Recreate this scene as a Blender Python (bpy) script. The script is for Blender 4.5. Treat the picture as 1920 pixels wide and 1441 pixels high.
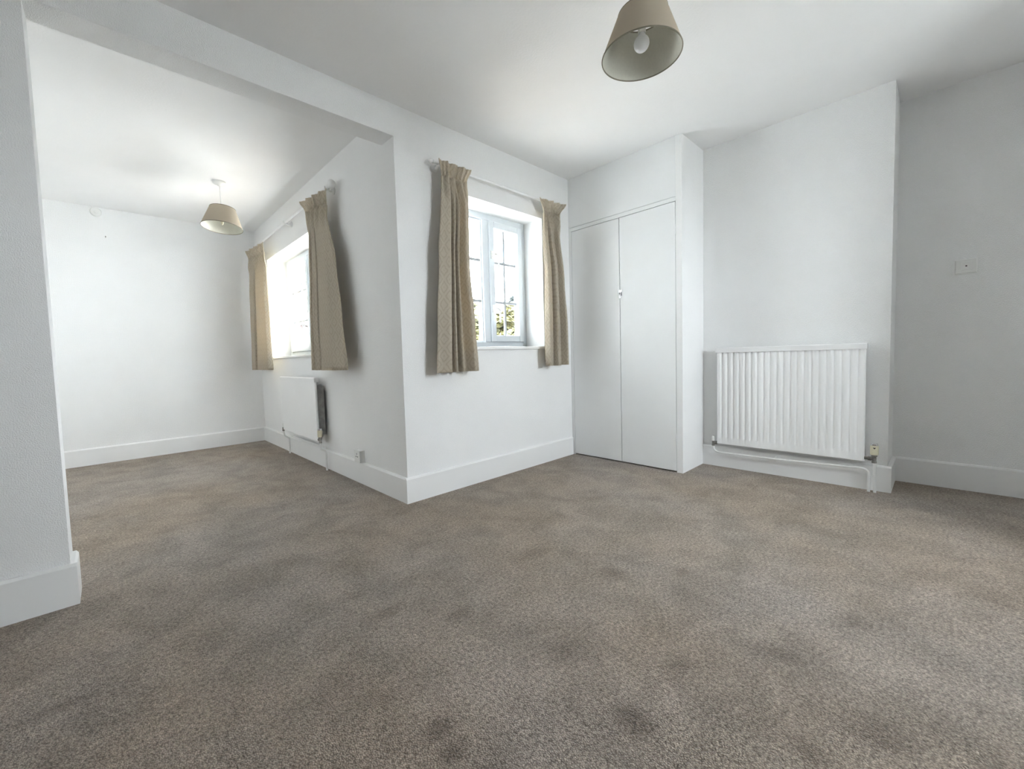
import bpy, bmesh, math, random
from mathutils import Vector, Matrix

random.seed(7)
for o in list(bpy.data.objects):
    bpy.data.objects.remove(o)
scene = bpy.context.scene
COL = scene.collection

# ------------------------------------------------------------------ camera
CAM = Vector((-3.0596, -2.2, 0.8882))
yaw, pitch, roll = math.radians(47.992), math.radians(3.147), math.radians(1.8096)
fw = Vector((math.cos(yaw) * math.cos(pitch), math.sin(yaw) * math.cos(pitch), -math.sin(pitch)))
rt = Vector((math.sin(yaw), -math.cos(yaw), 0))
up = rt.cross(fw)
cr, sr = math.cos(roll), math.sin(roll)
cx_, cy_ = cr * rt - sr * up, sr * rt + cr * up
cam_d = bpy.data.cameras.new('camera')
cam = bpy.data.objects.new('camera', cam_d)
COL.objects.link(cam)
cam.matrix_world = Matrix(((cx_.x, cy_.x, -fw.x, CAM.x), (cx_.y, cy_.y, -fw.y, CAM.y),
                           (cx_.z, cy_.z, -fw.z, CAM.z), (0, 0, 0, 1)))
cam_d.sensor_fit = 'HORIZONTAL'
cam_d.sensor_width = 36
cam_d.lens = 776.888 / 1920 * 36
cam_d.shift_x = 57.547 / 1920
cam_d.shift_y = -7.997 / 1920
cam_d.clip_start = 0.02
cam_d.clip_end = 400
scene.camera = cam

# ------------------------------------------------------------------ sky, exposure
world = bpy.data.worlds.new('overcast_sky')
scene.world = world
world.use_nodes = True
bgn = world.node_tree.nodes['Background']
bgn.inputs[0].default_value = (0.885, 0.95, 1.0, 1)
bgn.inputs[1].default_value = 14.0
vs = scene.view_settings
vs.view_transform = 'Standard'
vs.look = 'None'
vs.exposure = 2.1
vs.gamma = 1.0
vs.use_curve_mapping = False
try:
    scene.cycles.max_bounces = 12
    scene.cycles.diffuse_bounces = 7
    scene.cycles.transparent_max_bounces = 12
except Exception:
    pass

# ------------------------------------------------------------------ room dimensions
H = 2.4                      # ceiling
XR, XL = -1.7186, -3.2071    # opening jambs
ZL = 2.214                   # underside of lintel
TA = 0.14                    # thickness of the pillar and lintel
TW = 0.30                    # thickness of the outside walls
YA = 3.1056                  # far wall of the alcove
D1, D2 = 0.3906, 0.7348      # chimney breast face, right wall face
W1, W2 = 0.9618, 1.9985
HS, TS = 0.158, 0.018        # skirting
XW, YB = -4.4, -3.7          # left wall, wall behind the viewer
WA = (-1.285, -0.362, 0.964, 2.0)      # window opening in the front wall: x0 x1 z0 z1
WB = (1.30, 2.662, 0.964, 2.0)         # window opening in the alcove wall: y0 y1 z0 z1

W_FILL = (-1.55, -0.65, 1.05, 2.0)          # unseen opening added for fill light, wall behind the viewer: x0 x1 z0 z1


def portal(name, loc, rot, sx, sy):
    l = bpy.data.lights.new(name, 'AREA')
    l.shape = 'RECTANGLE'
    l.size, l.size_y = sx, sy
    l.cycles.is_portal = True
    o = bpy.data.objects.new(name, l)
    o.location = loc
    o.rotation_euler = rot
    COL.objects.link(o)


portal('sky_portal_window', ((WA[0] + WA[1]) / 2, 0.31, 1.482), (math.radians(-90), 0, 0), 0.923, 1.036)
portal('sky_portal_alcove', (XR + 0.31, 1.981, 1.482), (math.radians(90), 0, math.radians(90)), 1.362, 1.036)
portal('sky_portal_fill', ((W_FILL[0] + W_FILL[1]) / 2, YB - .31, (W_FILL[2] + W_FILL[3]) / 2), (math.radians(90), 0, 0),
       W_FILL[1] - W_FILL[0], W_FILL[3] - W_FILL[2])  # sky sampling for the added fill opening

# ------------------------------------------------------------------ materials
MATS = {}


def new_mat(name):
    m = bpy.data.materials.new(name)
    m.use_nodes = True
    nt = m.node_tree
    MATS[name] = m
    return m, nt, nt.nodes['Principled BSDF']


def node(nt, t, **kw):
    n = nt.nodes.new(t)
    for k, v in kw.items():
        setattr(n, k, v)
    return n


def simple(name, col, rough=0.5, metal=0.0, noise=0.0, nscale=60, bump=0.0, bscale=200, spec=0.5):
    m, nt, b = new_mat(name)
    b.inputs['Base Color'].default_value = (*col, 1)
    b.inputs['Roughness'].default_value = rough
    b.inputs['Metallic'].default_value = metal
    b.inputs['Specular IOR Level'].default_value = spec
    tc = node(nt, 'ShaderNodeTexCoord')
    if noise:
        n = node(nt, 'ShaderNodeTexNoise')
        n.inputs['Scale'].default_value = nscale
        n.inputs['Detail'].default_value = 4
        nt.links.new(tc.outputs['Object'], n.inputs['Vector'])
        r = node(nt, 'ShaderNodeValToRGB')
        r.color_ramp.elements[0].position = 0.3
        r.color_ramp.elements[1].position = 0.7
        r.color_ramp.elements[0].color = (*[c * (1 - noise) for c in col], 1)
        r.color_ramp.elements[1].color = (*[min(1, c * (1 + noise)) for c in col], 1)
        nt.links.new(n.outputs['Fac'], r.inputs['Fac'])
        nt.links.new(r.outputs['Color'], b.inputs['Base Color'])
    if bump:
        n2 = node(nt, 'ShaderNodeTexNoise')
        n2.inputs['Scale'].default_value = bscale
        n2.inputs['Detail'].default_value = 5
        nt.links.new(tc.outputs['Object'], n2.inputs['Vector'])
        bp = node(nt, 'ShaderNodeBump')
        bp.inputs['Strength'].default_value = bump
        bp.inputs['Distance'].default_value = 0.004
        nt.links.new(n2.outputs['Fac'], bp.inputs['Height'])
        nt.links.new(bp.outputs['Normal'], b.inputs['Normal'])
    return m


simple('wall_paint', (0.88, 0.88, 0.875), 0.85, noise=0.012, nscale=4, bump=0.9, bscale=230, spec=0.25)
simple('ceiling_paint', (0.90, 0.90, 0.895), 0.9, noise=0.012, nscale=3, bump=0.2, bscale=90, spec=0.2)
simple('gloss_paint', (0.84, 0.84, 0.835), 0.38, noise=0.01, nscale=5, bump=0.04, bscale=60)
simple('door_paint', (0.80, 0.81, 0.81), 0.45, noise=0.015, nscale=4, bump=0.06, bscale=40)
simple('radiator_enamel', (0.85, 0.85, 0.845), 0.35, noise=0.01, nscale=6, bump=0.02, bscale=80)
simple('plastic_white', (0.82, 0.82, 0.80), 0.35, noise=0.01, nscale=20)
simple('plastic_cream', (0.70, 0.66, 0.50), 0.45, noise=0.04, nscale=60)
simple('upvc', (0.66, 0.71, 0.75), 0.3, noise=0.008, nscale=10)
simple('glazing_bar_grey', (0.36, 0.38, 0.40), 0.45, noise=0.03, nscale=60)
simple('chrome', (0.75, 0.76, 0.77), 0.14, 1.0, noise=0.02, nscale=50)
simple('nickel_dull', (0.30, 0.29, 0.27), 0.4, 1.0, noise=0.15, nscale=90)
simple('dusty_steel', (0.30, 0.295, 0.285), 0.7, noise=0.2, nscale=30)
simple('dark_mark', (0.03, 0.03, 0.03), 0.7, noise=0.1, nscale=80)
simple('pipe_paint', (0.80, 0.80, 0.79), 0.4, noise=0.02, nscale=30)
simple('bulb_frosted', (0.85, 0.86, 0.88), 0.3, noise=0.01, nscale=20)
simple('shade_lining', (0.56, 0.55, 0.48), 0.75, noise=0.03, nscale=120, bump=0.05, bscale=400)
simple('shade_trim', (0.22, 0.20, 0.15), 0.8, noise=0.06, nscale=200)
simple('bark', (0.10, 0.07, 0.05), 0.9, noise=0.3, nscale=8, bump=0.5, bscale=20)
simple('paving', (0.42, 0.415, 0.40), 0.9, noise=0.3, nscale=2)
simple('house_brick', (0.05, 0.030, 0.026), 0.9, noise=0.15, nscale=3)
simple('house_roof', (0.026, 0.017, 0.015), 0.9, noise=0.2, nscale=4)
simple('house_trim', (0.08, 0.08, 0.08), 0.6, noise=0.03, nscale=10)
simple('house_pane', (0.02, 0.022, 0.025), 0.15, noise=0.05, nscale=10)


def make_glass():
    m = bpy.data.materials.new('window_glass')
    m.use_nodes = True
    nt = m.node_tree
    nt.nodes.clear()
    out = node(nt, 'ShaderNodeOutputMaterial')
    mix = node(nt, 'ShaderNodeMixShader')
    tr = node(nt, 'ShaderNodeBsdfTransparent')
    tr.inputs['Color'].default_value = (0.98, 0.985, 0.985, 1)
    gl = node(nt, 'ShaderNodeBsdfGlossy')
    gl.inputs['Roughness'].default_value = 0.02
    lw = node(nt, 'ShaderNodeLayerWeight')
    lw.inputs['Blend'].default_value = 0.5
    pw = node(nt, 'ShaderNodeMath', operation='POWER')
    pw.inputs[1].default_value = 5
    nt.links.new(lw.outputs['Facing'], pw.inputs[0])
    sc = node(nt, 'ShaderNodeMath', operation='MULTIPLY_ADD')
    sc.inputs[1].default_value = 0.5
    sc.inputs[2].default_value = 0.02
    nt.links.new(pw.outputs[0], sc.inputs[0])
    nt.links.new(sc.outputs[0], mix.inputs[0])
    nt.links.new(tr.outputs[0], mix.inputs[1])
    nt.links.new(gl.outputs[0], mix.inputs[2])
    nt.links.new(mix.outputs[0], out.inputs[0])
    MATS['glass'] = m


make_glass()


def make_fabric(name, ca, cb, cell, trans, lines=True):
    """woven curtain cloth: two-tone lattice figure in UV space, partly translucent"""
    m, nt, b = new_mat(name)
    tc = node(nt, 'ShaderNodeTexCoord')
    sep = node(nt, 'ShaderNodeSeparateXYZ')
    nt.links.new(tc.outputs['UV'], sep.inputs[0])

    def mth(op, a, bb=None, c=None):
        n = node(nt, 'ShaderNodeMath', operation=op)
        for i, v in enumerate((a, bb, c)):
            if v is None:
                continue
            if isinstance(v, (int, float)):
                n.inputs[i].default_value = v
            else:
                nt.links.new(v, n.inputs[i])
        return n.outputs[0]
    fu = mth('PINGPONG', mth('MULTIPLY', sep.outputs[0], 1 / cell), 0.5)
    fv = mth('PINGPONG', mth('MULTIPLY', sep.outputs[1], 0.8 / cell), 0.5)
    d = mth('ADD', fu, fv)
    nz = node(nt, 'ShaderNodeTexNoise')
    nz.inputs['Scale'].default_value = 30
    nz.inputs['Detail'].default_value = 5
    nt.links.new(tc.outputs['UV'], nz.inputs['Vector'])
    d2 = mth('ADD', d, mth('MULTIPLY', mth('SUBTRACT', nz.outputs['Fac'], 0.5), 0.35))
    w = mth('ABSOLUTE', mth('SINE', mth('MULTIPLY', d2, 3.14159 * 3)))
    ramp = node(nt, 'ShaderNodeValToRGB')
    ramp.color_ramp.elements[0].position = 0.25
    ramp.color_ramp.elements[1].position = 0.7
    ramp.color_ramp.elements[0].color = (*ca, 1)
    ramp.color_ramp.elements[1].color = (*cb, 1)
    nt.links.new(w, ramp.inputs['Fac'])
    if lines:
        nt.links.new(ramp.outputs['Color'], b.inputs['Base Color'])
        col = ramp.outputs['Color']
    else:
        b.inputs['Base Color'].default_value = (*ca, 1)
        col = None
    b.inputs['Roughness'].default_value = 0.85
    b.inputs['Specular IOR Level'].default_value = 0.2
    wv = node(nt, 'ShaderNodeTexNoise')
    wv.inputs['Scale'].default_value = 500
    nt.links.new(tc.outputs['UV'], wv.inputs['Vector'])
    bp = node(nt, 'ShaderNodeBump')
    bp.inputs['Strength'].default_value = 0.25
    bp.inputs['Distance'].default_value = 0.002
    nt.links.new(wv.outputs['Fac'], bp.inputs['Height'])
    nt.links.new(bp.outputs['Normal'], b.inputs['Normal'])
    tl = node(nt, 'ShaderNodeBsdfTranslucent')
    if col:
        nt.links.new(col, tl.inputs['Color'])
    else:
        tl.inputs['Color'].default_value = (*ca, 1)
    mix = node(nt, 'ShaderNodeMixShader')
    mix.inputs[0].default_value = trans
    out = nt.nodes['Material Output']
    nt.links.new(b.outputs[0], mix.inputs[1])
    nt.links.new(tl.outputs[0], mix.inputs[2])
    nt.links.new(mix.outputs[0], out.inputs[0])


make_fabric('curtain_cloth', (0.585, 0.520, 0.415), (0.665, 0.605, 0.505), 0.085, 0.46)
make_fabric('curtain_lining', (0.72, 0.66, 0.54), (0.72, 0.66, 0.54), 0.1, 0.5, lines=False)
make_fabric('shade_cloth', (0.60, 0.525, 0.42), (0.60, 0.525, 0.42), 0.1, 0.38, lines=False)


def make_carpet():
    m, nt, b = new_mat('carpet')
    tc = node(nt, 'ShaderNodeTexCoord')
    P = tc.outputs['Object']

    def noise(scale, detail=4, rough=0.55, dist=0.0):
        n = node(nt, 'ShaderNodeTexNoise')
        n.inputs['Scale'].default_value = scale
        n.inputs['Detail'].default_value = detail
        n.inputs['Roughness'].default_value = rough
        n.inputs['Distortion'].default_value = dist
        nt.links.new(P, n.inputs['Vector'])
        return n.outputs['Fac']

    def mth(op, a, bb=None, clamp=False):
        n = node(nt, 'ShaderNodeMath', operation=op)
        n.use_clamp = clamp
        for i, v in enumerate((a, bb)):
            if v is None:
                continue
            if isinstance(v, (int, float)):
                n.inputs[i].default_value = v
            else:
                nt.links.new(v, n.inputs[i])
        return n.outputs[0]

    def ramp(f, p0, c0, p1, c1):
        r = node(nt, 'ShaderNodeValToRGB')
        r.color_ramp.elements[0].position, r.color_ramp.elements[1].position = p0, p1
        r.color_ramp.elements[0].color, r.color_ramp.elements[1].color = (*c0, 1), (*c1, 1)
        nt.links.new(f, r.inputs['Fac'])
        return r.outputs['Color']

    def mixc(t, f, a, bb):
        n = node(nt, 'ShaderNodeMix', data_type='RGBA', blend_type=t)
        if isinstance(f, (int, float)):
            n.inputs[0].default_value = f
        else:
            nt.links.new(f, n.inputs[0])
        nt.links.new(a, n.inputs[6])
        nt.links.new(bb, n.inputs[7])
        return n.outputs[2]

    # brown / grey-mauve drift of the pile
    base = ramp(noise(0.9, 3), 0.38, (0.430, 0.350, 0.278), 0.62, (0.440, 0.383, 0.336))
    # soft scuffs where the pile lies the other way
    sc = ramp(noise(4.5, 7, 0.68, 0.5), 0.36, (0.76, 0.76, 0.75), 0.60, (1.06, 1.06, 1.06))
    c = mixc('MULTIPLY', 1.0, base, sc)
    # trodden patches
    tot = None
    wob = noise(14, 6, 0.7, 1.0)
    for (x, y, rx, ry, k) in SPOTS:
        mp = node(nt, 'ShaderNodeMapping')
        mp.inputs['Location'].default_value = (-x / rx, -y / ry, 0)
        mp.inputs['Scale'].default_value = (1 / rx, 1 / ry, 1)
        nt.links.new(P, mp.inputs['Vector'])
        ln = node(nt, 'ShaderNodeVectorMath', operation='LENGTH')
        nt.links.new(mp.outputs[0], ln.inputs[0])
        v = mth('MULTIPLY', mth('SUBTRACT', mth('ADD', 0.55, wob), ln.outputs['Value'], True), k * 1.05)
        tot = v if tot is None else mth('ADD', tot, v)
    dk = node(nt, 'ShaderNodeMix', data_type='RGBA', blend_type='MULTIPLY')
    nt.links.new(mth('MINIMUM', tot, 0.75), dk.inputs[0])
    nt.links.new(c, dk.inputs[6])
    dk.inputs[7].default_value = (0.52, 0.50, 0.48, 1)
    c = dk.outputs[2]
    # tufts
    vo = node(nt, 'ShaderNodeTexVoronoi')
    vo.inputs['Scale'].default_value = 250
    vo.inputs['Randomness'].default_value = 1
    nt.links.new(P, vo.inputs['Vector'])
    tuft = ramp(vo.outputs['Distance'], 0.1, (1.28, 1.28, 1.28), 0.75, (0.52, 0.52, 0.52))
    c = mixc('MULTIPLY', 0.7, c, tuft)
    fib = ramp(noise(95, 6, 0.75), 0.36, (0.50, 0.50, 0.50), 0.64, (1.46, 1.46, 1.46))
    c = mixc('MULTIPLY', 0.9, c, fib)
    nt.links.new(c, b.inputs['Base Color'])
    b.inputs['Roughness'].default_value = 0.95
    b.inputs['Specular IOR Level'].default_value = 0.1
    b.inputs['Sheen Weight'].default_value = 0.15
    hgt = mth('ADD', mth('MULTIPLY', vo.outputs['Distance'], -1.0), mth('MULTIPLY', noise(60, 4), 1.2))
    bp = node(nt, 'ShaderNodeBump')
    bp.inputs['Strength'].default_value = 0.7
    bp.inputs['Distance'].default_value = 0.008
    nt.links.new(hgt, bp.inputs['Height'])
    nt.links.new(bp.outputs['Normal'], b.inputs['Normal'])


def floor_pt(u, v):
    """place on the floor that shows at (u, v) of the photograph: used for the trodden patches only"""
    A = (u - 960 + 57.547) / 776.888
    B = -(v - 720.5 + 7.997) / 776.888
    d = fw + A * cx_ + B * cy_
    k = -CAM.z / d.z
    return CAM + k * d


SPOTS = []
for (u, v, rx, ry, k) in ((1190, 1350, .05, .06, 1.0), (825, 1365, .055, .04, 1.0), (850, 1405, .05, .04, .9),
                          (1060, 1220, .10, .07, .7), (1270, 1245, .08, .06, .6), (1455, 1222, .05, .08, .8),
                          (1600, 1160, .06, .05, .6), (1150, 1075, .07, .07, .7), (720, 1150, .10, .05, .6),
                          (860, 1150, .07, .05, .6), (560, 1130, .08, .06, .4), (1650, 1380, .07, .09, .7),
                          (1520, 1410, .05, .05, .7), (640, 1270, .14, .08, .4), (100, 1330, .10, .03, .7),
                          (1860, 1120, .10, .10, .5), (1000, 1035, .12, .07, .4), (1280, 1070, .06, .05, .5)):
    q = floor_pt(u, v)
    SPOTS.append((q.x, q.y, rx, ry, k))
make_carpet()


def make_leaves(name, ca, cb):
    m, nt, b = new_mat(name)
    tc = node(nt, 'ShaderNodeTexCoord')
    n = node(nt, 'ShaderNodeTexNoise')
    n.inputs['Scale'].default_value = 1.4
    n.inputs['Detail'].default_value = 6
    nt.links.new(tc.outputs['Object'], n.inputs['Vector'])
    r = node(nt, 'ShaderNodeValToRGB')
    r.color_ramp.elements[0].position, r.color_ramp.elements[1].position = 0.35, 0.65
    r.color_ramp.elements[0].color, r.color_ramp.elements[1].color = (*ca, 1), (*cb, 1)
    nt.links.new(n.outputs['Fac'], r.inputs['Fac'])
    nt.links.new(r.outputs['Color'], b.inputs['Base Color'])
    b.inputs['Roughness'].default_value = 0.7


make_leaves('leaves_yellow', (0.020, 0.021, 0.004), (0.052, 0.046, 0.010))
make_leaves('leaves_green', (0.009, 0.014, 0.005), (0.02, 0.026, 0.010))
make_leaves('leaves_blue', (0.012, 0.017, 0.016), (0.022, 0.029, 0.028))


# ------------------------------------------------------------------ mesh helpers
def obj(name, verts, faces, mat, parent=None, smooth=False, uvs=None):
    me = bpy.data.meshes.new(name)
    me.from_pydata([tuple(v) for v in verts], [], faces)
    me.materials.append(MATS[mat])
    if smooth:
        me.polygons.foreach_set('use_smooth', [True] * len(me.polygons))
    if uvs:
        uvl = me.uv_layers.new(name='UVMap')
        for p in me.polygons:
            for li in p.loop_indices:
                uvl.data[li].uv = uvs[me.loops[li].vertex_index]
    me.update()
    o = bpy.data.objects.new(name, me)
    COL.objects.link(o)
    if parent:
        o.parent = parent
        o.matrix_parent_inverse = parent.matrix_world.inverted() if False else Matrix.Identity(4)
    return o


class MB:
    """collects boxes, tubes, lathes and prisms; build() links them as one mesh"""

    def __init__(self):
        self.v, self.f = [], []

    def add(self, vs, fs):
        n = len(self.v)
        self.v += [Vector(a) for a in vs]
        self.f += [tuple(i + n for i in f) for f in fs]
        return self

    def box(self, x0, x1, y0, y1, z0, z1):
        x0, x1 = min(x0, x1), max(x0, x1)
        y0, y1 = min(y0, y1), max(y0, y1)
        z0, z1 = min(z0, z1), max(z0, z1)
        return self.add([(x0, y0, z0), (x1, y0, z0), (x1, y1, z0), (x0, y1, z0),
                         (x0, y0, z1), (x1, y0, z1), (x1, y1, z1), (x0, y1, z1)],
                        [(3, 2, 1, 0), (4, 5, 6, 7), (0, 1, 5, 4), (1, 2, 6, 5), (2, 3, 7, 6), (3, 0, 4, 7)])

    def tube(self, pts, r, n=12, cap=True):
        pts = [Vector(p) for p in pts]
        rs = r if isinstance(r, (list, tuple)) else [r] * len(pts)
        rings = []
        t0 = (pts[1] - pts[0]).normalized()
        a = Vector((0, 0, 1)) if abs(t0.z) < 0.9 else Vector((1, 0, 0))
        s = t0.cross(a).normalized()
        for i, p in enumerate(pts):
            if i == 0:
                t = pts[1] - pts[0]
            elif i == len(pts) - 1:
                t = pts[-1] - pts[-2]
            else:
                t = (pts[i + 1] - pts[i]).normalized() + (pts[i] - pts[i - 1]).normalized()
            t.normalize()
            s = (s - t * s.dot(t)).normalized()
            w = t.cross(s)
            rings.append([p + rs[i] * (math.cos(2 * math.pi * k / n) * s + math.sin(2 * math.pi * k / n) * w)
                          for k in range(n)])
        vs = [q for rg in rings for q in rg]
        fs = []
        for i in range(len(pts) - 1):
            for k in range(n):
                k2 = (k + 1) % n
                fs.append((i * n + k, i * n + k2, (i + 1) * n + k2, (i + 1) * n + k))
        if cap:
            fs.append(tuple(range(n - 1, -1, -1)))
            fs.append(tuple((len(pts) - 1) * n + k for k in range(n)))
        return self.add(vs, fs)

    def lathe(self, prof, axis_o, axis_d=(0, 0, 1), n=32, closed=False):
        """prof: (radius, height) pairs along axis_d from axis_o"""
        o, d = Vector(axis_o), Vector(axis_d).normalized()
        a = Vector((1, 0, 0)) if abs(d.x) < 0.9 else Vector((0, 1, 0))
        s = d.cross(a).normalized()
        w = d.cross(s)
        vs, fs = [], []
        for (r, h) in prof:
            for k in range(n):
                t = 2 * math.pi * k / n
                vs.append(o + d * h + max(r, 1e-5) * (math.cos(t) * s + math.sin(t) * w))
        m = len(prof)
        for i in range(m if closed else m - 1):
            j = (i + 1) % m
            for k in range(n):
                k2 = (k + 1) % n
                fs.append((i * n + k, i * n + k2, j * n + k2, j * n + k))
        return self.add(vs, fs)

    def prism(self, poly, fn):
        """poly: 2D points; fn(p, e) -> 3D for end e in (0, 1)"""
        n = len(poly)
        vs = [fn(p, 0) for p in poly] + [fn(p, 1) for p in poly]
        fs = [tuple(range(n - 1, -1, -1)), tuple(range(n, 2 * n))]
        fs += [(i, (i + 1) % n, n + (i + 1) % n, n + i) for i in range(n)]
        return self.add(vs, fs)

    def build(self, name, mat, parent=None, smooth=False, bevel=0, origin=None):
        vs = self.v
        o = obj(name, vs, self.f, mat, parent, smooth)
        bm = bmesh.new()
        bm.from_mesh(o.data)
        bmesh.ops.recalc_face_normals(bm, faces=bm.faces)
        bm.to_mesh(o.data)
        bm.free()
        if smooth:
            o.data.polygons.foreach_set('use_smooth', [True] * len(o.data.polygons))
            md = o.modifiers.new('split', 'EDGE_SPLIT')
            md.split_angle = math.radians(40)
        if bevel:
            b = o.modifiers.new('bevel', 'BEVEL')
            b.width = bevel
            b.segments = 2
            b.limit_method = 'ANGLE'
            b.angle_limit = math.radians(50)
        return o


def thing(name, label, cat, loc=(0, 0, 0), group=None, kind=None):
    """an Empty at the base of the thing; parts are modelled in world space around it"""
    e = bpy.data.objects.new(name, None)
    e.empty_display_size = 0.05
    COL.objects.link(e)
    e.location = loc
    tag(e, label, cat, group, kind)
    return e


def tag(o, label=None, cat=None, group=None, kind=None):
    if label:
        o['label'] = label
    if cat:
        o['category'] = cat
    if group:
        o['group'] = group
    if kind:
        o['kind'] = kind
    return o


def attach(e):
    """parts were built in world space: keep them there under an offset Empty"""
    inv = Matrix.Translation(-Vector(e.location))
    for c in list(bpy.data.objects):
        if c.parent == e:
            c.matrix_parent_inverse = inv


def struct(o, label=None):
    o['kind'] = 'structure'
    if label:
        o['label'] = label
    return o


# ------------------------------------------------------------------ room shell
struct(MB().box(XW - .2, D2 + .2, YB - .3, YA + .3, -.12, 0).build('floor', 'carpet'),
       'trodden brown-grey fitted carpet covering the floor')
struct(MB().box(XW - .2, D2 + .2, YB - .3, YA + .3, H, H + .12).build('ceiling', 'ceiling_paint'),
       'plain white painted ceiling')


def wall_with_hole(fn, a0, a1, z0, z1, hole):
    """fn(mb, a0, a1, z0, z1) adds a box; the hole is (a0, a1, z0, z1)"""
    m = MB()
    h0, h1, hz0, hz1 = hole
    fn(m, a0, h0, z0, z1)
    fn(m, h1, a1, z0, z1)
    fn(m, h0, h1, z0, hz0)
    fn(m, h0, h1, hz1, z1)
    return m


def clean(o):
    """merge the boxes of a wall so that no seams stay inside a face"""
    bm = bmesh.new()
    bm.from_mesh(o.data)
    bmesh.ops.remove_doubles(bm, verts=bm.verts, dist=1e-5)
    bm.to_mesh(o.data)
    bm.free()
    return o


m = wall_with_hole(lambda mb, a, b, c, d: mb.box(a, b, 0, TW, c, d), XR, D2 + .2, 0, H, WA)
struct(m.build('wall_window', 'wall_paint'), 'white wall around the centre window')
m = MB().box(XW, XL, 0, TA, 0, H).box(XL, XR, 0, TA, ZL, H)
struct(m.build('wall_pillar', 'wall_paint'), 'white pillar and beam framing the opening to the alcove')
m = wall_with_hole(lambda mb, a, b, c, d: mb.box(XR, XR + TW, a, b, c, d), TW, YA + .2, 0, H, WB)
struct(m.build('wall_alcove_window', 'wall_paint'), 'white alcove wall around the side window')
struct(MB().box(XW, XR, YA, YA + .2, 0, H).build('wall_alcove_far', 'wall_paint'), 'bright white far wall of the alcove')
struct(MB().box(XW - .2, XW, YB - .2, YA + .2, 0, H).build('wall_left', 'wall_paint'), 'white wall left of the viewer')
m = wall_with_hole(lambda mb, a, b, c, d: mb.box(a, b, YB - TW, YB, c, d), XW, D2, 0, H, W_FILL)
struct(m.build('wall_back', 'wall_paint'), 'white wall behind the viewer')
struct(MB().box(D2, D2 + .2, YB - .2, 0, 0, H).build('wall_right', 'wall_paint'), 'shaded white wall with the wall plate')
struct(MB().box(-0.36, D2, -2.88, -2.78, 0, H).build('wall_light_blocker', 'wall_paint'), 'unseen short partition added right of the viewer to shade the right wall')  # added out of view to keep the fill light off the right wall
struct(MB().box(D1, D2, -W2, 0, 0, H).build('wall_chimney', 'wall_paint'), 'white chimney breast behind the large radiator')
struct(MB().box(0, D1, -W1, -W1 + .043, 0, H).build('wall_closet', 'wall_paint'), 'narrow white return wall beside the cupboard')


def skirting(name, runs, label=None):
    """runs: (p0, p1, outward normal) along the floor; simple chamfered board"""
    mb = MB()
    prof = [(0, 0), (TS, 0), (TS, HS - .010), (TS - .007, HS), (0, HS)]
    for (p0, p1, nrm) in runs:
        p0, p1, nn = Vector((*p0, 0)), Vector((*p1, 0)), Vector((*nrm, 0))
        mb.prism(prof, lambda q, e, p0=p0, p1=p1, nn=nn: (p1 if e else p0) + nn * q[0] + Vector((0, 0, q[1])))
    return struct(mb.build(name, 'gloss_paint'), label)


skirting('baseboard_window', [((XR - TS, 0), (-.012, 0), (0, -1))], 'white skirting board under the centre window')
skirting('baseboard_alcove_window', [((XR, 0), (XR, YA), (-1, 0))], 'white skirting board under the alcove window')
skirting('baseboard_alcove_far', [((XW, YA), (XR - TS, YA), (0, -1))], 'white skirting board of the far alcove wall')
skirting('baseboard_pillar', [((XW, 0), (XL + TS, 0), (0, -1)), ((XL, 0), (XL, TA), (1, 0))],
         'white skirting board wrapping the pillar')
skirting('baseboard_chimney', [((D1, -W1), (D1, -W2 - TS), (-1, 0)), ((D1, -W2), (D2, -W2), (0, -1))],
         'white skirting board under the large radiator')
skirting('baseboard_right', [((D2, -W2 - TS), (D2, -2.78), (-1, 0))], 'shaded white skirting board of the right wall')

# ------------------------------------------------------------------ windows


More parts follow.
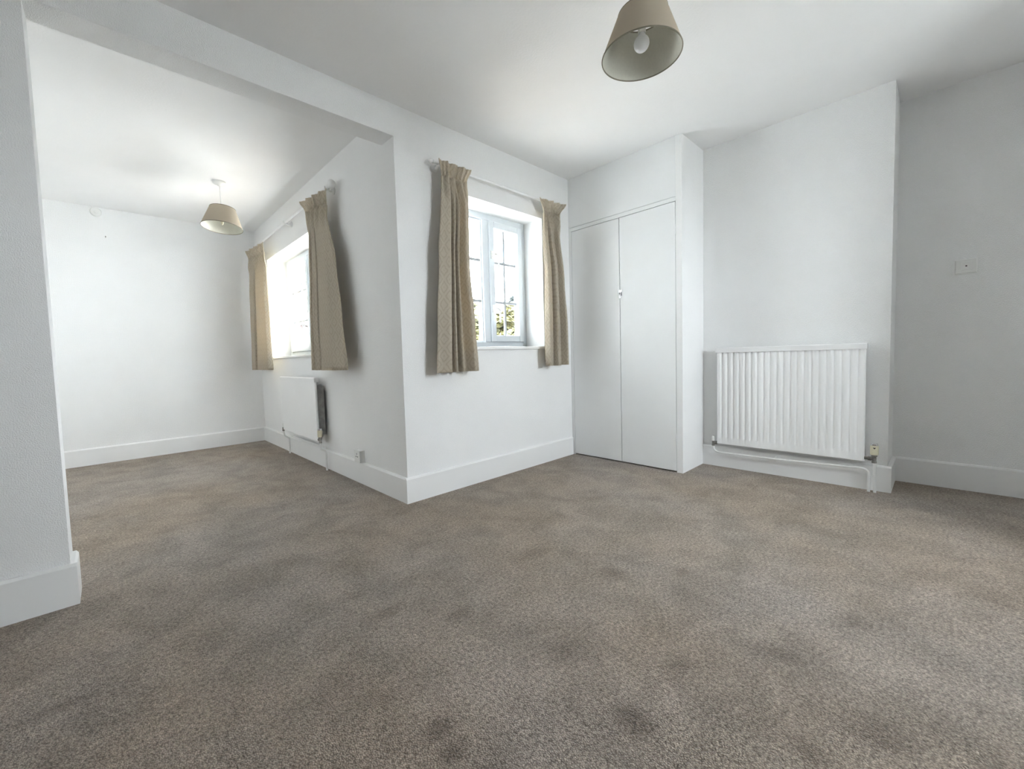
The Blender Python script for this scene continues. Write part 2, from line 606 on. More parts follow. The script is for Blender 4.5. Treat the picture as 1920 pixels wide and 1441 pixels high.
def window(name, label, P, a0, a1, z0, z1, cas_hi, mull, sill_a, inner, sill_out=.022):
    """P(a, d, z) maps along-wall, depth into the wall and height; casement at the high or low side of the mullion"""
    root = thing(name, label, None, P((a0 + a1) / 2, .2, z0), kind='structure')

    def bx(mb, A0, A1, d0, d1, Z0, Z1):
        p, q = Vector(P(A0, d0, Z0)), Vector(P(A1, d1, Z1))
        return mb.box(p.x, q.x, p.y, q.y, p.z, q.z)
    d = inner
    fwid = .045
    m = MB()
    bx(m, a0 - .01, a0 + fwid, d, d + .07, z0, z1 + .01)
    bx(m, a1 - fwid, a1 + .01, d, d + .07, z0, z1 + .01)
    bx(m, a0 + fwid, a1 - fwid, d, d + .07, z1 - fwid, z1 + .01)
    bx(m, a0 + fwid, a1 - fwid, d, d + .07, z0, z0 + fwid)
    m.build('window_frame', 'upvc', root, bevel=.004)
    m = MB()
    bx(m, mull - .033, mull + .033, d, d + .07, z0 + fwid, z1 - fwid)
    m.build('mullion', 'upvc', root, bevel=.004)

    def light(part, A0, A1, opening):
        # sash ring, bars and six panes
        Z0, Z1 = z0 + fwid, z1 - fwid
        e = thing(part, None, None, P((A0 + A1) / 2, d, Z0))
        for k in ('label', 'category'):
            if k in e:
                del e[k]
        rw = .052 if opening else .012
        dd0, dd1 = (d - .012, d + .045) if opening else (d + .012, d + .05)
        m = MB()
        bx(m, A0, A0 + rw, dd0, dd1, Z0, Z1)
        bx(m, A1 - rw, A1, dd0, dd1, Z0, Z1)
        bx(m, A0 + rw, A1 - rw, dd0, dd1, Z0, Z0 + rw)
        bx(m, A0 + rw, A1 - rw, dd0, dd1, Z1 - rw, Z1)
        sash = m.build('sash' if opening else 'glazing_bead', 'upvc', e, bevel=.004)
        g0, g1, h0, h1 = A0 + rw, A1 - rw, Z0 + rw, Z1 - rw
        ga = [g0, (g0 + g1) / 2, g1]
        hz = [h0, 1.328, 1.642, h1]
        b = .0095
        for i in range(1, 3):
            m = MB()
            bx(m, g0, g1, d + .018, d + .032, hz[i] - b, hz[i] + b)
            m.build('glazing_bar', 'glazing_bar_grey', e)
        m = MB()
        bx(m, ga[1] - b, ga[1] + b, d + .0185, d + .0315, h0, h1)
        m.build('glazing_bar', 'glazing_bar_grey', e)
        for i in range(2):
            for j in range(3):
                m = MB()
                bx(m, ga[i] + (b if i else 0), ga[i + 1] - (0 if i else b), d + .022, d + .028,
                   hz[j] + (b if j else 0), hz[j + 1] - (b if j < 2 else 0))
                m.build('pane', 'glass', e)
        if opening:
            side = A0 + .024 if cas_hi else A1 - .024
            sg = 1 if cas_hi else -1
            for zc in (1.69, 1.27):
                m = MB()
                bx(m, side - .012, side + .012, d - .020, d - .012, zc - .03, zc + .03)
                pts = [P(side, d - .016, zc), P(side, d - .045, zc), P(side + sg * .012, d - .05, zc),
                       P(side + sg * .030, d - .052, zc - .012), P(side + sg * .034, d - .052, zc - .04),
                       P(side + sg * .036, d - .050, zc - .11)]
                m.tube(pts, [.010, .010, .0095, .009, .008, .0065], 10)
                m.build('casement_handle', 'plastic_white', e, smooth=True)
        attach(e)
        e.parent = root
        e.matrix_parent_inverse = Matrix.Translation(-Vector(root.location))
        return e
    light('fixed_light', a0 + fwid, mull - .033, False)
    light('casement', mull + .033, a1 - fwid, True)
    m = MB()
    s0, s1 = sill_a
    bx(m, s0, s1, -sill_out, inner + .005, z0 - .022, z0)
    m.build('window_sill', 'gloss_paint', root, bevel=.004)
    attach(root)
    return root


window('window_1', 'white two-light window in the centre wall', lambda a, d, z: (a, d, z),
       WA[0], WA[1], WA[2], WA[3], True, -.815, (WA[0] - .0, WA[1]), .195)
window('window_2', 'white two-light window in the alcove side wall', lambda a, d, z: (XR + d, a, z),
       WB[0], WB[1], WB[2], WB[3], True, 1.985, (WB[0], WB[1]), .195)

window('fill_window', 'unseen two-light window added behind the viewer for fill light', lambda a, d, z: (a, YB - d, z),
       W_FILL[0], W_FILL[1], W_FILL[2], W_FILL[3], True, (W_FILL[0] + W_FILL[1]) / 2, (W_FILL[0], W_FILL[1]), .195)  # added out of view to brighten the front wall, carpet and ceiling

# ------------------------------------------------------------------ curtains


def lerp_tab(tab, z):
    """tab: rows (z, values...) from high to low"""
    if z >= tab[0][0]:
        return tab[0][1:]
    for r0, r1 in zip(tab, tab[1:]):
        if z >= r1[0]:
            t = (r0[0] - z) / (r0[0] - r1[0])
            t = t * t * (3 - 2 * t)
            return tuple(a + (b - a) * t for a, b in zip(r0[1:], r1[1:]))
    return tab[-1][1:]


def curtain(label, P, tab, prof, ztop, zbot, pinch, npleat, seed, group):
    """P(u, v, z): u along the wall, v out from the wall.
    tab rows: z, u_left, u_right, v_centre, amplitude, extra reach at the high-u edge; prof: fold line (s, depth) from the low-u edge to the high-u edge"""
    rnd = random.Random(seed)
    ph = rnd.uniform(0, 6)

    def fold(s):
        s = min(max(s, 0), 1)
        for (s0, d0), (s1, d1) in zip(prof, prof[1:]):
            if s <= s1:
                t = (s - s0) / max(1e-6, s1 - s0)
                t = t * t * (3 - 2 * t)
                return d0 + (d1 - d0) * t
        return prof[-1][1]

    def pt(s, z, off):
        uL, uR, vc, a, tl = lerp_tab(tab, z)
        down = (ztop - z) / (ztop - zbot)
        # the folds wander a little on their way down
        sw = .022 * math.sin(5.0 * down + ph + s * 5) * math.sin(math.pi * s) * min(1, down * 3)
        f = fold(s + sw)
        if z > pinch - .16:
            q = min(1, max(0, (z - pinch + .16) / .16))       # folds gather into hand-pinched pleats
            pl = math.cos(2 * math.pi * npleat * s)
            f = f * (1 - .6 * q) + .6 * q * (1.5 * pl if z <= pinch else 1.3 * pl + .45 * math.cos(6 * math.pi * npleat * s))
        u = uL + (uR - uL) * s
        return Vector(P(u, vc + tl * s + a * f + off, z))

    uL, uR, vc, a, tl = lerp_tab(tab, ztop)
    root = thing('curtain', label, 'curtain', P((uL + uR) / 2, vc, zbot), group)
    NS = 132
    # length of cloth along the hem, so that the woven figure is not stretched in the folds
    arc = [0.0]
    for i in range(NS):
        arc.append(arc[-1] + (pt((i + 1) / NS, zbot + .2, 0) - pt(i / NS, zbot + .2, 0)).length)

    def sheet(name, z_hi, z_lo, nz, off, mat, shrink=0.0, thick=.004):
        vs, fs, uv = [], [], []
        for j in range(nz + 1):
            z = z_hi + (z_lo - z_hi) * j / nz
            for i in range(NS + 1):
                sv = shrink + (1 - 2 * shrink) * i / NS
                vs.append(pt(sv, z, off))
                uv.append((arc[i], z))
        for j in range(nz):
            for i in range(NS):
                q = j * (NS + 1) + i
                fs.append((q, q + 1, q + NS + 2, q + NS + 1))
        o = obj(name, vs, fs, mat, root, True, uv)
        so = o.modifiers.new('thickness', 'SOLIDIFY')
        so.thickness = thick
        so.offset = 0
        return o
    sheet('heading', ztop, pinch, 10, 0, 'curtain_cloth')
    sheet('drape', pinch, zbot, 44, 0, 'curtain_cloth')
    sheet('lining', pinch - .01, zbot + .03, 30, -.007, 'curtain_lining', .012, .002)
    attach(root)
    return root


PA = lambda u, v, z: (u, -v, z)
PB = lambda u, v, z: (XR - v, u, z)
GA = 'curtains at the centre window'
GB = 'curtains at the alcove window'
curtain('beige patterned curtain hanging left of the centre window', PA,
        [(2.125, -1.462, -1.195, 0.088, 0.010, 0), (2.035, -1.448, -1.238, 0.085, 0.016, 0), (1.9, -1.455, -1.222, 0.087, 0.031, 0),
         (1.5, -1.500, -1.243, 0.098, 0.053, 0), (1.1, -1.530, -1.215, 0.100, 0.062, 0), (.80, -1.548, -1.195, 0.100, 0.064, 0)],
        [(0, .25), (.03, .35), (.28, .75), (.325, -1.25), (.40, .75), (.46, .45), (.51, -1.1), (.57, .65), (.63, -1.3),
         (.70, -.2), (.80, .9), (.92, .55), (1, -.3)],
        2.125, .80, 2.035, 4, 3, GA)
curtain('beige patterned curtain between the centre window and the cupboard', PA,
        [(2.112, -0.495, -0.2, 0.084, 0.012, 0.03), (2.02, -0.448, -0.262, 0.082, 0.016, 0.012), (1.9, -0.455, -0.245, 0.085, 0.031, 0),
         (1.5, -0.455, -0.212, 0.098, 0.053, 0), (1.1, -0.466, -0.182, 0.100, 0.062, 0), (.805, -0.468, -0.178, 0.100, 0.064, 0)],
        [(0, -.1), (.04, .55), (.20, .45), (.26, -1.0), (.31, .95), (.48, .70), (.56, -1.25), (.80, -1.0), (.90, .3), (1, .1)],
        2.112, .805, 2.02, 4, 8, GA)
curtain('beige patterned curtain on the near side of the alcove window', PB,
        [(2.140, 0.785, 1.165, 0.084, 0.012, 0.058), (2.045, 0.805, 1.095, 0.084, 0.016, 0.04), (1.93, 0.8, 1.125, 0.087, 0.031, 0.02),
         (1.6, 0.66, 1.125, 0.102, 0.051, 0.005), (1.2, 0.60, 1.175, 0.102, 0.060, 0), (.83, 0.545, 1.205, 0.102, 0.062, 0)],
        [(0, .05), (.04, .25), (.25, .75), (.50, .85), (.57, -1.3), (.64, .55), (.72, .8), (.79, -1.1), (.88, .6), (1, .1)],
        2.140, .83, 2.045, 4, 5, GB)
curtain('pale beige patterned curtain in the far corner of the alcove window', PB,
        [(2.125, 2.42, 2.905, 0.084, 0.012, 0.048), (2.035, 2.41, 2.86, 0.084, 0.016, 0.03), (1.93, 2.39, 2.9, 0.087, 0.029, 0.03),
         (1.6, 2.33, 2.88, 0.102, 0.046, 0.03), (1.2, 2.32, 2.90, 0.102, 0.055, 0.032), (.83, 2.31, 2.93, 0.102, 0.060, 0.034)],
        [(0, -.1), (.05, .55), (.30, .8), (.52, .6), (.60, -1.2), (.68, .5), (.82, .6), (.90, -1.0), (1, .1)],
        2.125, .83, 2.035, 4, 12, GB)

# ------------------------------------------------------------------ curtain poles


def pole(label, P, u0, u1, z, v, r, brackets, fin, group):
    root = thing('curtain_pole', label, 'curtain pole', P((u0 + u1) / 2, v, z), group)
    MB().tube([P(u0, v, z), P(u1, v, z)], r, 14).build('rod', 'gloss_paint', root, smooth=True)
    for (u, s) in ((u0, -1), (u1, 1)):
        if not fin:
            continue
        o = Vector(P(u, v, z))
        d = Vector(P(u + s, v, z)) - o
        pr = [(0, -.01), (r * 1.35, -.01), (r * 1.35, .006), (r * .9, .010)]
        for k in range(13):
            t = math.pi * (.12 + .88 * k / 12)
            pr.append((fin * math.sin(t), .008 + fin - fin * math.cos(t) - fin * .06))
        MB().lathe(pr, o, d, 24).build('finial', 'gloss_paint', root, smooth=True)
    for u in brackets:
        m = MB()
        c0 = Vector(P(u, 0.001, z - .012))
        dn = Vector(P(u, 1, z)) - Vector(P(u, 0, z))
        m.lathe([(0, 0), (.026, 0), (.026, .006), (.018, .012), (.010, .018)], c0, dn, 20)
        m.tube([P(u, .01, z - .012), P(u, v * .5, z - .02), P(u, v - r * .5, z - r * 1.1)], [.010, .008, .008], 10)
        # cup under the rod
        pts = [P(u, v + math.cos(t) * (r + .004), z + math.sin(t) * (r + .004))
               for t in [math.pi * (1.0 - .15 + 1.3 * k / 10) for k in range(11)]]
        m.tube(pts, .005, 8)
        m.build('bracket', 'gloss_paint', root, smooth=True)
    attach(root)
    return root


pole('thin white curtain pole above the centre window', PA, -1.468, -.165, 2.118, .052, .0085, (-1.43, -.19), .014, None)
pole('white curtain pole with ball finials above the alcove window', PB, .822, 3.03, 2.177, .055, .0125,
     (.87, 1.83, 2.99), .031, None)

# ------------------------------------------------------------------ pendant lamps


def pendant(label, x, y, zr, R, Rt, h, tx, ty, group, bulb):
    root = thing('pendant_lamp', label, 'lamp', (x, y, H), group)
    n = Vector((-tx, -ty, 1)).normalized()
    top = Vector((x, y, zr + h))
    zt = zr + h
    MB().lathe([(0, 0), (.05, 0), (.05, -.008), (.044, -.016), (.02, -.024), (.012, -.034), (.006, -.036), (0, -.036)],
               (x, y, H), (0, 0, 1), 32).build('ceiling_rose', 'plastic_white', root, smooth=True)
    MB().tube([(x, y, H - .03), (x, y, zt - .0)], .0032, 8).build('cord', 'plastic_white', root, smooth=True)
    o = Vector((x, y, zr))
    # lamp holder and gimbal ring
    hold = MB().lathe([(0, h + .02), (.008, h + .018), (.016, h + .005), (.019, h - .02), (.019, h - .045),
                       (.015, h - .05), (.015, h - .075), (0, h - .075)], o, n, 20)
    hold.build('lamp_holder', 'plastic_white', root, smooth=True)
    a = n.orthogonal().normalized()
    b = n.cross(a)
    m = MB()
    for k in range(3):
        t = 2 * math.pi * k / 3 + .6
        dr = a * math.cos(t) + b * math.sin(t)
        m.tube([o + n * (h - .035) + dr * .018, o + n * (h - .02) + dr * (Rt * .6), o + n * (h - .004) + dr * (Rt - .003)],
               .0018, 6)
    m.build('spider_ring', 'nickel_dull', root, smooth=True)
    th = .0022
    prof = [(R + (Rt - R) * t, h * t) for t in [i / 8 for i in range(9)]]
    MB().lathe(prof, o, n, 64).build('lamp_shade', 'shade_cloth', root, smooth=True)
    prof = [(R - th + (Rt - R) * t, h * t) for t in [i / 8 for i in range(9)]]
    MB().lathe(prof, o, n, 64).build('shade_lining', 'shade_lining', root, smooth=True)
    for (rr, hh) in ((R - th / 2, 0), (Rt - th / 2, h)):
        ring = [(rr + .0022 * math.cos(t), hh + .0030 * math.sin(t)) for t in [2 * math.pi * k / 8 for k in range(8)]]
        MB().lathe(ring, o, n, 64, closed=True).build('shade_rim', 'shade_trim', root, smooth=True)
    if bulb == 'globe':
        pr = [(.012, h - .07), (.0125, h - .080)]
        for k in range(14):
            t = math.pi * (.2 + .8 * k / 13)
            pr.append((.029 * math.sin(t), h - .112 + .031 * math.cos(t)))
    else:
        pr = [(.011, h - .07), (.011, h - .10), (.010, h - .125), (.004, h - .135), (0, h - .136)]
    MB().lathe(pr, o, n, 24).build('bulb', 'bulb_frosted' if bulb == 'globe' else 'plastic_cream', root, smooth=True)
    attach(root)
    return root


pendant('beige cone lampshade with a frosted round bulb, large at the top of the photo', -1.425, -1.386, 2.053, .149,
        .092, .158, -.034, .024, None, 'globe')
pendant('small beige cone lampshade on a white cord in the alcove', -2.2805, 1.817, 2.03, .151, .095, .158,
        -.09, -.045, None, 'stick')

# ------------------------------------------------------------------ radiators


def radiator(label, P, u0, u1, z0, z1, back, front, ribs, swap=False):
    """P(u, v, z): u along the wall, v out from the wall"""
    root = thing('radiator', label, 'radiator', P((u0 + u1) / 2, (front + back) / 2, z0))
    cap = .036

    # pressed front sheet with vertical flutes
    zb, zt = z0 + .045, z1 - cap
    prof = []
    pitch_ = (u1 - u0 - .03) / max(1, ribs)
    prof.append((u0, back + .004))
    prof.append((u0, front - .006))
    prof.append((u0 + .006, front))
    dep = .009
    if ribs:
        for k in range(ribs):
            c = u0 + .015 + pitch_ * (k + .5)
            w = pitch_
            prof += [(c + w * q, front - dep * .5 * (1 + math.cos(math.pi * q / .34))) for q in (-.34, -.24, -.17, -.10, 0, .10, .17, .24, .34)]
    prof += [(u1 - .006, front), (u1, front - .006), (u1, back + .004)]
    zs = [z0, z0 + .004, zb, zb + .015, zt - .012, zt + .004]
    vs, fs = [], []
    for z in zs:
        flat = z < zb + .001
        inset = .006 if z <= z0 else 0
        for (u, v) in prof:
            vv = front if (flat and v > front - dep - .001 and v < front and abs(v - (front - .006)) > 1e-6) else v
            vs.append(P(u, vv - inset, z))
    n = len(prof)
    for j in range(len(zs) - 1):
        for i in range(n - 1):
            fs.append((j * n + i, j * n + i + 1, (j + 1) * n + i + 1, (j + 1) * n + i))
    # bottom and back
    fs.append(tuple(range(n - 1, -1, -1)))
    L = (len(zs) - 1) * n
    fs.append(tuple(L + i for i in range(n)))
    fs.append((0, L, L + n - 1, n - 1))
    m = MB().add(vs, fs)
    p = m.build('panel', 'radiator_enamel', root, smooth=True)
    # top cover: folded lid with slots
    m = MB()
    lid = [(front + .006, z1 - cap), (front + .006, z1 - .006), (front, z1), (back - .006, z1), (back - .012, z1 - .006),
           (back - .012, z1 - cap), (back - .009, z1 - cap), (back - .009, z1 - .008), (front + .003, z1 - .008),
           (front + .003, z1 - cap)]
    m.prism(lid, lambda q, e: P((u1 + .006) if e else (u0 - .006), q[0], q[1]))
    m.build('top_cover', 'radiator_enamel', root)
    for s in (0, 1):
        ue = u1 if s else u0
        m = MB()
        sg = 1 if s else -1
        m.prism([(front + .005, z1 - cap), (front + .005, z1 - .004), (back - .01, z1 - .004), (back - .01, z1 - cap)],
                lambda q, e, ue=ue, sg=sg: P(ue + sg * (.0065 if e else .001), q[0], q[1]))
        m.build('end_cap', 'radiator_enamel', root)
    # convector: folded steel strip behind the panel
    m = MB()
    nf = 26
    zz = [(u0 + .012 + (u1 - u0 - .024) * k / (2 * nf), (back - .002) if k % 2 else .024) for k in range(2 * nf + 1)]
    for (q0, q1) in zip(zz, zz[1:]):
        m.prism([q0, q1, (q1[0] + .0012, q1[1]), (q0[0] + .0012, q0[1])],
                lambda q, e: P(q[0], q[1], (z1 - .07) if e else (z0 + .05)))
    m.build('convector', 'dusty_steel', root)
    for k in range(2):
        u = u0 + (u1 - u0) * (.17 + .66 * k)
        m = MB()
        a, b = P(u - .02, .001, z0 + .05), P(u + .02, .015, z1 - .06)
        m.box(a[0], b[0], a[1], b[1], a[2], b[2])
        m.build('wall_bracket', 'radiator_enamel', root)
    return root


def trv(root, P, u, v, z, zpipe, joint_u, mark=True):
    """thermostatic valve: nickel body, union towards the panel, cream head"""
    c = Vector(P(u, v, 0))
    m = MB()
    m.lathe([(0, z - .028), (.011, z - .028), (.012, z - .02), (.010, z - .016), (.010, z + .010), (.014, z + .012),
             (.014, z + .022), (0, z + .022)], c, (0, 0, 1), 18)
    m.tube([P(u, v, z - .002), P(joint_u, v, z - .002)], .0095, 14)
    m.tube([P((u + joint_u) / 2 - .006, v, z - .002), P((u + joint_u) / 2 + .010, v, z - .002)], .0135, 6)
    valve = m.build('valve_body', 'nickel_dull', root, smooth=True)
    m = MB()
    m.lathe([(0, z + .022), (.017, z + .022), (.019, z + .028), (.0195, z + .070), (.018, z + .078), (0, z + .078)],
            c, (0, 0, 1), 20)
    head = m.build('valve_head', 'plastic_cream', root, smooth=True)
    m = MB()
    m.lathe([(0, z + .076), (.0165, z + .076), (.0165, z + .088), (.013, z + .092), (0, z + .092)], c, (0, 0, 1), 20)
    m.build('valve_cap', 'chrome', root, smooth=True)
    if mark:
        d = (CAM - c)
        d.z = 0
        d.normalize()
        s = Vector((-d.y, d.x, 0))
        o = c + d * .0198
        m = MB()
        tri = [(-.007, z + .068), (.007, z + .068), (0, z + .058)]
        m.prism(tri, lambda q, e: o + s * q[0] + d * (.0008 if e else -.003) + Vector((0, 0, q[1])))
        m.build('valve_pointer', 'dark_mark', root)
    return valve


def lockshield(root, P, u, v, z, joint_u):
    c = Vector(P(u, v, 0))
    m = MB()
    m.lathe([(0, z - .026), (.010, z - .026), (.011, z - .018), (.0095, z - .012), (.0095, z + .012), (0, z + .012)],
            c, (0, 0, 1), 16)
    m.tube([P(u, v, z - .002), P(joint_u, v, z - .002)], .009, 12)
    m.tube([P((u + joint_u) / 2 - .006, v, z - .002), P((u + joint_u) / 2 + .008, v, z - .002)], .0135, 6)
    m.build('lockshield_valve', 'nickel_dull', root, smooth=True)
    m = MB()
    m.lathe([(0, z + .012), (.010, z + .012), (.0095, z + .042), (.007, z + .048), (0, z + .048)], c, (0, 0, 1), 16)
    m.build('lockshield_cap', 'plastic_white', root, smooth=True)


def arc(a, b, c, n=5):
    """soft bend at b between a and c"""
    a, b, c = Vector(a), Vector(b), Vector(c)
    return [a * (1 - t) ** 2 + b * 2 * t * (1 - t) + c * t * t for t in [k / n for k in range(n + 1)]]


PC = lambda u, v, z: (D1 - v, -u, z)          # chimney breast: u runs away from the window wall
rad = radiator('wide white ribbed radiator on the chimney breast', PC, 1.082, 1.900, .185, .903, .045, .080, 21)
zv = .232
trv(rad, PC, 1.944, .062, .208, 0, 1.900)
lockshield(rad, PC, 1.053, .062, .190, 1.084)
m = MB()
zp = .118
pts = [PC(1.053, .062, .166)] + arc(PC(1.053, .062, zp + .045), PC(1.053, .062, zp), PC(1.098, .062, zp))
pts += [PC(1.45, .062, zp + .004)] + arc(PC(1.882, .062, zp + .022), PC(1.922, .062, zp + .022), PC(1.922, .062, zp - .018))
pts += [PC(1.922, .062, .001)]
m.tube(pts, .0072, 12)
m.build('return_pipe', 'pipe_paint', rad, smooth=True)
MB().tube([PC(1.946, .062, .184), PC(1.949, .062, .001)], .0072, 12).build('supply_pipe', 'pipe_paint', rad, smooth=True)
m = MB()
a, b = PC(1.44, .018, zp - .012), PC(1.452, .056, zp + .014)
m.box(a[0], b[0], a[1], b[1], a[2], b[2])
m.build('pipe_clip', 'plastic_white', rad)
attach(rad)

PD = lambda u, v, z: (XR - v, u, z)
rad2 = radiator('small flat white radiator under the alcove window', PD, 1.20, 2.085, .245, .765, .080, .100, 0)
trv(rad2, PD, 1.168, .090, .262, 0, 1.20, mark=False)
lockshield(rad2, PD, 2.118, .090, .255, 2.083)
MB().tube([PD(1.168, .090, .238), PD(1.168, .088, .185), PD(1.172, .055, .165), PD(1.172, .045, .145), PD(1.172, .045, .001)], .0085, 12).build(
    'supply_pipe', 'pipe_paint', rad2, smooth=True)
MB().tube([PD(2.118, .090, .23), PD(2.118, .08, .18), PD(2.105, .045, .15), PD(2.105, .045, .001)], .0085, 12).build(
    'return_pipe', 'pipe_paint', rad2, smooth=True)
MB().tube([PD(1.20, .03, .176), PD(2.07, .03, .176)], .008, 10).build('branch_pipe', 'pipe_paint', rad2, smooth=True)
attach(rad2)

# ------------------------------------------------------------------ built-in cupboard
cup = thing('built_in_cupboard', 'tall white built-in cupboard with two plain flush doors', 'cupboard', (.01, -.47, 0))
YR = -W1 + .044
MB().box(.0, .03, -.001, -.028, .0, 1.952).build('stile', 'door_paint', cup)
MB().box(.0, .03, -.001, YR, 1.953, 1.982).build('top_rail', 'door_paint', cup)
MB().box(.0, .03, -.001, -W1 + .0435, 1.9845, H - .001).build('over_panel', 'door_paint', cup)
for (y0, y1, hinge_y, lab) in ((-.0305, -.4770, -.029, 'left'), (-.4820, YR + .0025, YR + .001, 'right')):
    d = MB().box(0, .022, y0, y1, .010, 1.949).build('door', 'door_paint', cup, bevel=.0015)
    for zc in (1.755, .245):
        m = MB().tube([(-.003, hinge_y, zc - .035), (-.003, hinge_y, zc + .035)], .0042, 10)
        for k in range(3):
            zz = zc - .022 + .022 * k
            m.tube([(-.003, hinge_y, zz - .002), (-.003, hinge_y, zz + .002)], .0052, 10)
        m.build('hinge', 'door_paint', d, smooth=True)
    if lab == 'right':
        yk = y0 - .006
        zc = 1.352
        # small chrome catch: back plate, hooked top and hanging barrel
        m = MB().box(-.002, 0, yk - .011, yk + .016, zc - .012, zc + .032)
        m.tube([(-.004, yk - .006, zc + .018), (-.010, yk + .002, zc + .022), (-.004, yk + .012, zc + .018)], .004, 8)
        m.lathe([(0, -.036), (.008, -.034), (.0095, -.026), (.0085, .006), (.011, .010), (.011, .016), (0, .018)],
                (-.014, yk, zc), (0, 0, 1), 18)
        c = m.build('latch', 'chrome', d, smooth=True)
        c['label'] = 'small chrome latch'
attach(cup)
# dark inside of the cupboard
struct(MB().box(.34, D1 - .001, -W1 + .045, -.002, .001, H - .002).build('wall_cupboard_back', 'wall_paint'),
       'back wall inside the closed cupboard')

# ------------------------------------------------------------------ wall fittings
sk = thing('wall_socket', 'small white surface-mounted socket box above the alcove skirting', 'socket', (XR - .02, .61, .16))
MB().box(XR - .034, XR - .0005, .567, .653, .1605, .246).build('back_box', 'plastic_white', sk, bevel=.003)
MB().box(XR - .042, XR - .0342, .565, .655, .1585, .248).build('face_plate', 'plastic_white', sk, bevel=.003)
m = MB()
for (yy, zz, a, b) in ((.610, .222, .003, .006), (.598, .202, .006, .003), (.622, .202, .006, .003)):
    m.box(XR - .0425, XR - .0415, yy - a, yy + a, zz - b, zz + b)
m.build('socket_holes', 'dark_mark', sk)
attach(sk)

sw = thing('wall_plate', 'square white wall plate with a small dark hole on the right wall', 'wall plate', (D2 - .01, -2.289, 1.29))
MB().box(D2 - .014, D2 - .0005, -2.332, -2.246, 1.289, 1.375).build('back_box', 'plastic_white', sw, bevel=.002)
MB().box(D2 - .022, D2 - .0145, -2.330, -2.248, 1.293, 1.373).build('face_plate', 'plastic_white', sw, bevel=.003)
MB().box(D2 - .026, D2 - .0215, -2.316, -2.272, 1.310, 1.358).build('insert', 'plastic_white', sw, bevel=.002)
MB().box(D2 - .0268, D2 - .0258, -2.2935, -2.2865, 1.330, 1.337).build('socket_hole', 'dark_mark', sw)
attach(sw)

cp = thing('round_wall_cap', 'small pale round cap at the top of the far alcove wall', 'wall fitting', (-3.05, YA - .001, 2.365))
MB().lathe([(0, 0), (.042, 0), (.042, .010), (.036, .020), (0, .024)], (-3.05, YA - .0005, 2.352), (0, -1, 0), 28).build(
    'cap_body', 'plastic_white', cp, smooth=True)
MB().lathe([(0, .0235), (.014, .0235), (.013, .029), (0, .031)], (-3.05, YA - .0005, 2.352), (0, -1, 0), 20).build(
    'cap_button', 'plastic_white', cp, smooth=True)
attach(cp)

nl = thing('picture_nail', 'tiny nail in the far alcove wall below the round cap', 'nail', (-2.995, YA - .01, 2.13))
MB().tube([(-2.995, YA - .0005, 2.128), (-2.995, YA - .022, 2.134)], .002, 8).build('shank', 'nickel_dull', nl, smooth=True)
MB().lathe([(0, 0), (.0045, 0), (.0045, .002), (0, .003)], (-2.995, YA - .021, 2.134), (0, -1, .2), 12).build(
    'nail_head', 'nickel_dull', nl, smooth=True)
attach(nl)

# ------------------------------------------------------------------ outdoors
GZ = -2.8
struct(MB().box(-60, 60, -60, 70, GZ - .3, GZ).build('ground', 'paving'), 'pale ground below the windows')


def tree(label, x, y, h, rad_, mat, seed, n=7000, leaf=.21, conical=False):
    rnd = random.Random(seed)
    root = thing('tree', label, 'tree', (x, y, GZ), 'trees outside the windows')
    zb = GZ + h * .16
    MB().tube([(x, y, GZ), (x + .05, y, GZ + h * .3), (x - .05, y + .05, GZ + h * .75)], [.16, .12, .04], 8).build(
        'trunk', 'bark', root, smooth=True)
    m = MB()
    for k in range(5):
        t = rnd.uniform(0, 6.28)
        z = GZ + h * rnd.uniform(.3, .55)
        m.tube([(x, y, z), (x + math.cos(t) * rad_ * .4, y + math.sin(t) * rad_ * .4, z + h * .12),
                (x + math.cos(t) * rad_ * .75, y + math.sin(t) * rad_ * .75, z + h * .3)], [.06, .04, .015], 6)
    m.build('branches', 'bark', root, smooth=True)
    blobs = []
    for k in range(34):
        t = rnd.uniform(0, 6.28)
        hh = rnd.uniform(0, 1)
        rr = rad_ * (1 - hh * (.85 if conical else .5)) * rnd.uniform(.1, .8)
        blobs.append((x + math.cos(t) * rr, y + math.sin(t) * rr, zb + (h * .78) * hh, rad_ * rnd.uniform(.28, .45) * (1 - .45 * hh)))
    vs, fs = [], []
    for k in range(n):
        bx, by, bz, br = rnd.choice(blobs)
        d = Vector((rnd.gauss(0, 1), rnd.gauss(0, 1), rnd.gauss(0, 1))).normalized()
        c = Vector((bx, by, bz)) + d * br * rnd.uniform(.55, 1.05)
        a = Vector((rnd.gauss(0, 1), rnd.gauss(0, 1), rnd.gauss(0, .6))).normalized()
        b = a.orthogonal().normalized()
        s = leaf * rnd.uniform(.6, 1.3)
        i = len(vs)
        vs += [c - a * s, c - b * s * .5 + d * s * .15, c + a * s, c + b * s * .5 + d * s * .15]
        fs.append((i, i + 1, i + 2, i + 3))
    o = obj('foliage', vs, fs, mat, root)
    o['kind'] = 'stuff'
    attach(root)
    return root


def at(az, dist):
    a = math.radians(az)
    return CAM.x + dist * math.cos(a), CAM.y + dist * math.sin(a)


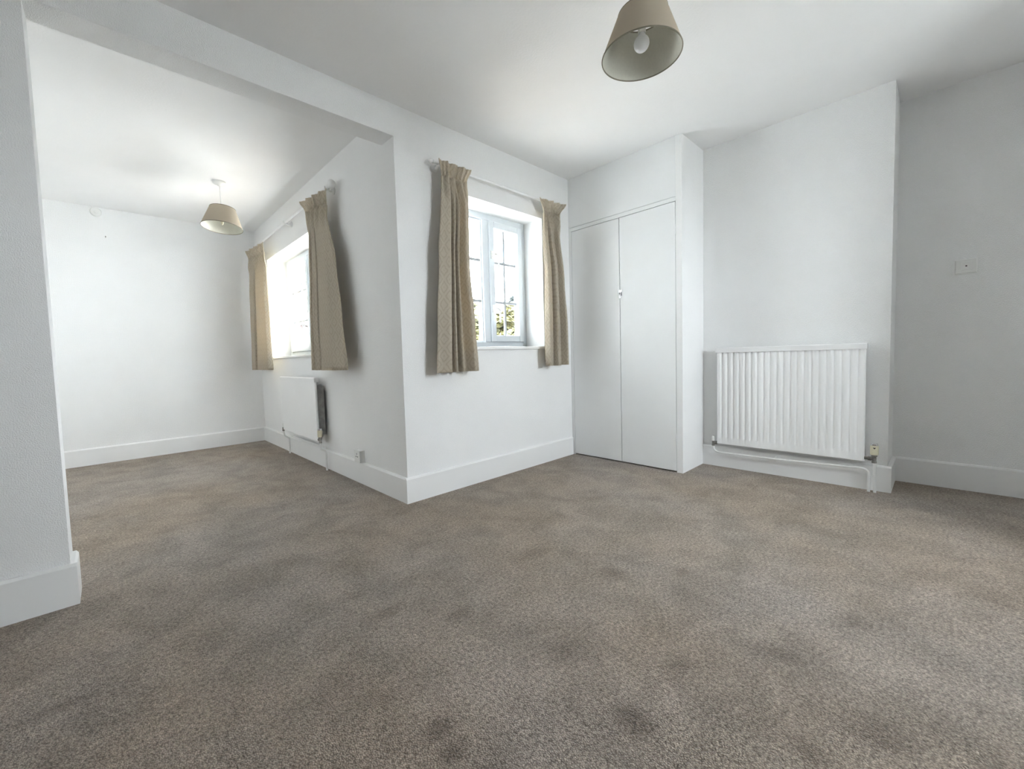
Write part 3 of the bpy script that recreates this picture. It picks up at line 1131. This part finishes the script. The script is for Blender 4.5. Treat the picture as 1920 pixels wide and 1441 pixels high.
for (az, dist, el, r, mat, sd, lab, con) in (
        (48.0, 31, 8.2, 3.0, 'leaves_yellow', 1, 'yellow-green tree seen low in the left light of the centre window', False),
        (44.7, 22, 7.2, 1.9, 'leaves_yellow', 2, 'yellow-green tree seen behind the window handles of the centre window', False),
        (43.2, 38, 8.6, 1.5, 'leaves_blue', 3, 'bluish conifer seen at the right edge of the centre window', True),
        (42.2, 16, 4.6, 1.2, 'leaves_yellow', 4, 'low yellow shrub at the bottom right of the centre window', False),
        (52.5, 25, 8.0, 2.4, 'leaves_green', 5, 'green tree outside, behind the left curtain of the centre window', False),
        (74.5, 30, 6.0, 2.2, 'leaves_green', 6, 'green tree outside, at the far edge of the alcove window', False)):
    x, y = at(az, dist)
    tree(lab, x, y, .888 + dist * math.tan(math.radians(el)) - GZ, r, mat, sd, conical=con)

hx, hy = at(70.9, 36)
hs = thing('house', 'small pink brick gabled house seen far off in the alcove window', 'house', (hx, hy, GZ))
ze = .888 + 36 * math.tan(math.radians(3.1))
zr_ = .888 + 36 * math.tan(math.radians(4.9))
hw, hl = 2.6, 4.5
MB().box(hx - hw, hx + hw, hy, hy + 2 * hl, GZ, ze).build('walls', 'house_brick', hs)
m = MB()
m.prism([(-hw, ze), (hw, ze), (0, zr_ - .1)], lambda q, e: (hx + q[0], hy + (2 * hl if e else 0), q[1]))
m.build('gable', 'house_brick', hs)
for s in (-1, 1):
    m = MB()
    m.prism([(s * (hw + .3), ze - .2), (0, zr_), (0, zr_ + .14), (s * (hw + .3), ze - .06)],
            lambda q, e: (hx + q[0], hy + (2 * hl + .3 if e else -.3), q[1]))
    m.build('roof_slope', 'house_roof', hs)
ch = MB().box(hx - .95, hx - .35, hy + 1.5, hy + 2.1, ze + .3, zr_ + .5).build('chimney', 'house_brick', hs)
MB().lathe([(.12, 0), (.14, .25), (.10, .3)], (hx - .65, hy + 1.8, zr_ + .49), (0, 0, 1), 12).build('chimney_pot', 'house_roof', ch, smooth=True)
for (wx, wz) in ((-1.3, ze - 1.6), (1.0, ze - 1.6), (-1.3, ze - 4.2), (1.0, ze - 4.2)):
    w = MB().box(hx + wx - .5, hx + wx + .5, hy - .04, hy - .002, wz, wz + 1.1).build('window_surround', 'house_trim', hs)
    for s in (-1, 1):
        MB().box(hx + wx + s * .24 - .2, hx + wx + s * .24 + .2, hy - .06, hy - .042, wz + .08, wz + 1.02).build(
            'window_pane', 'house_pane', w)
attach(hs)
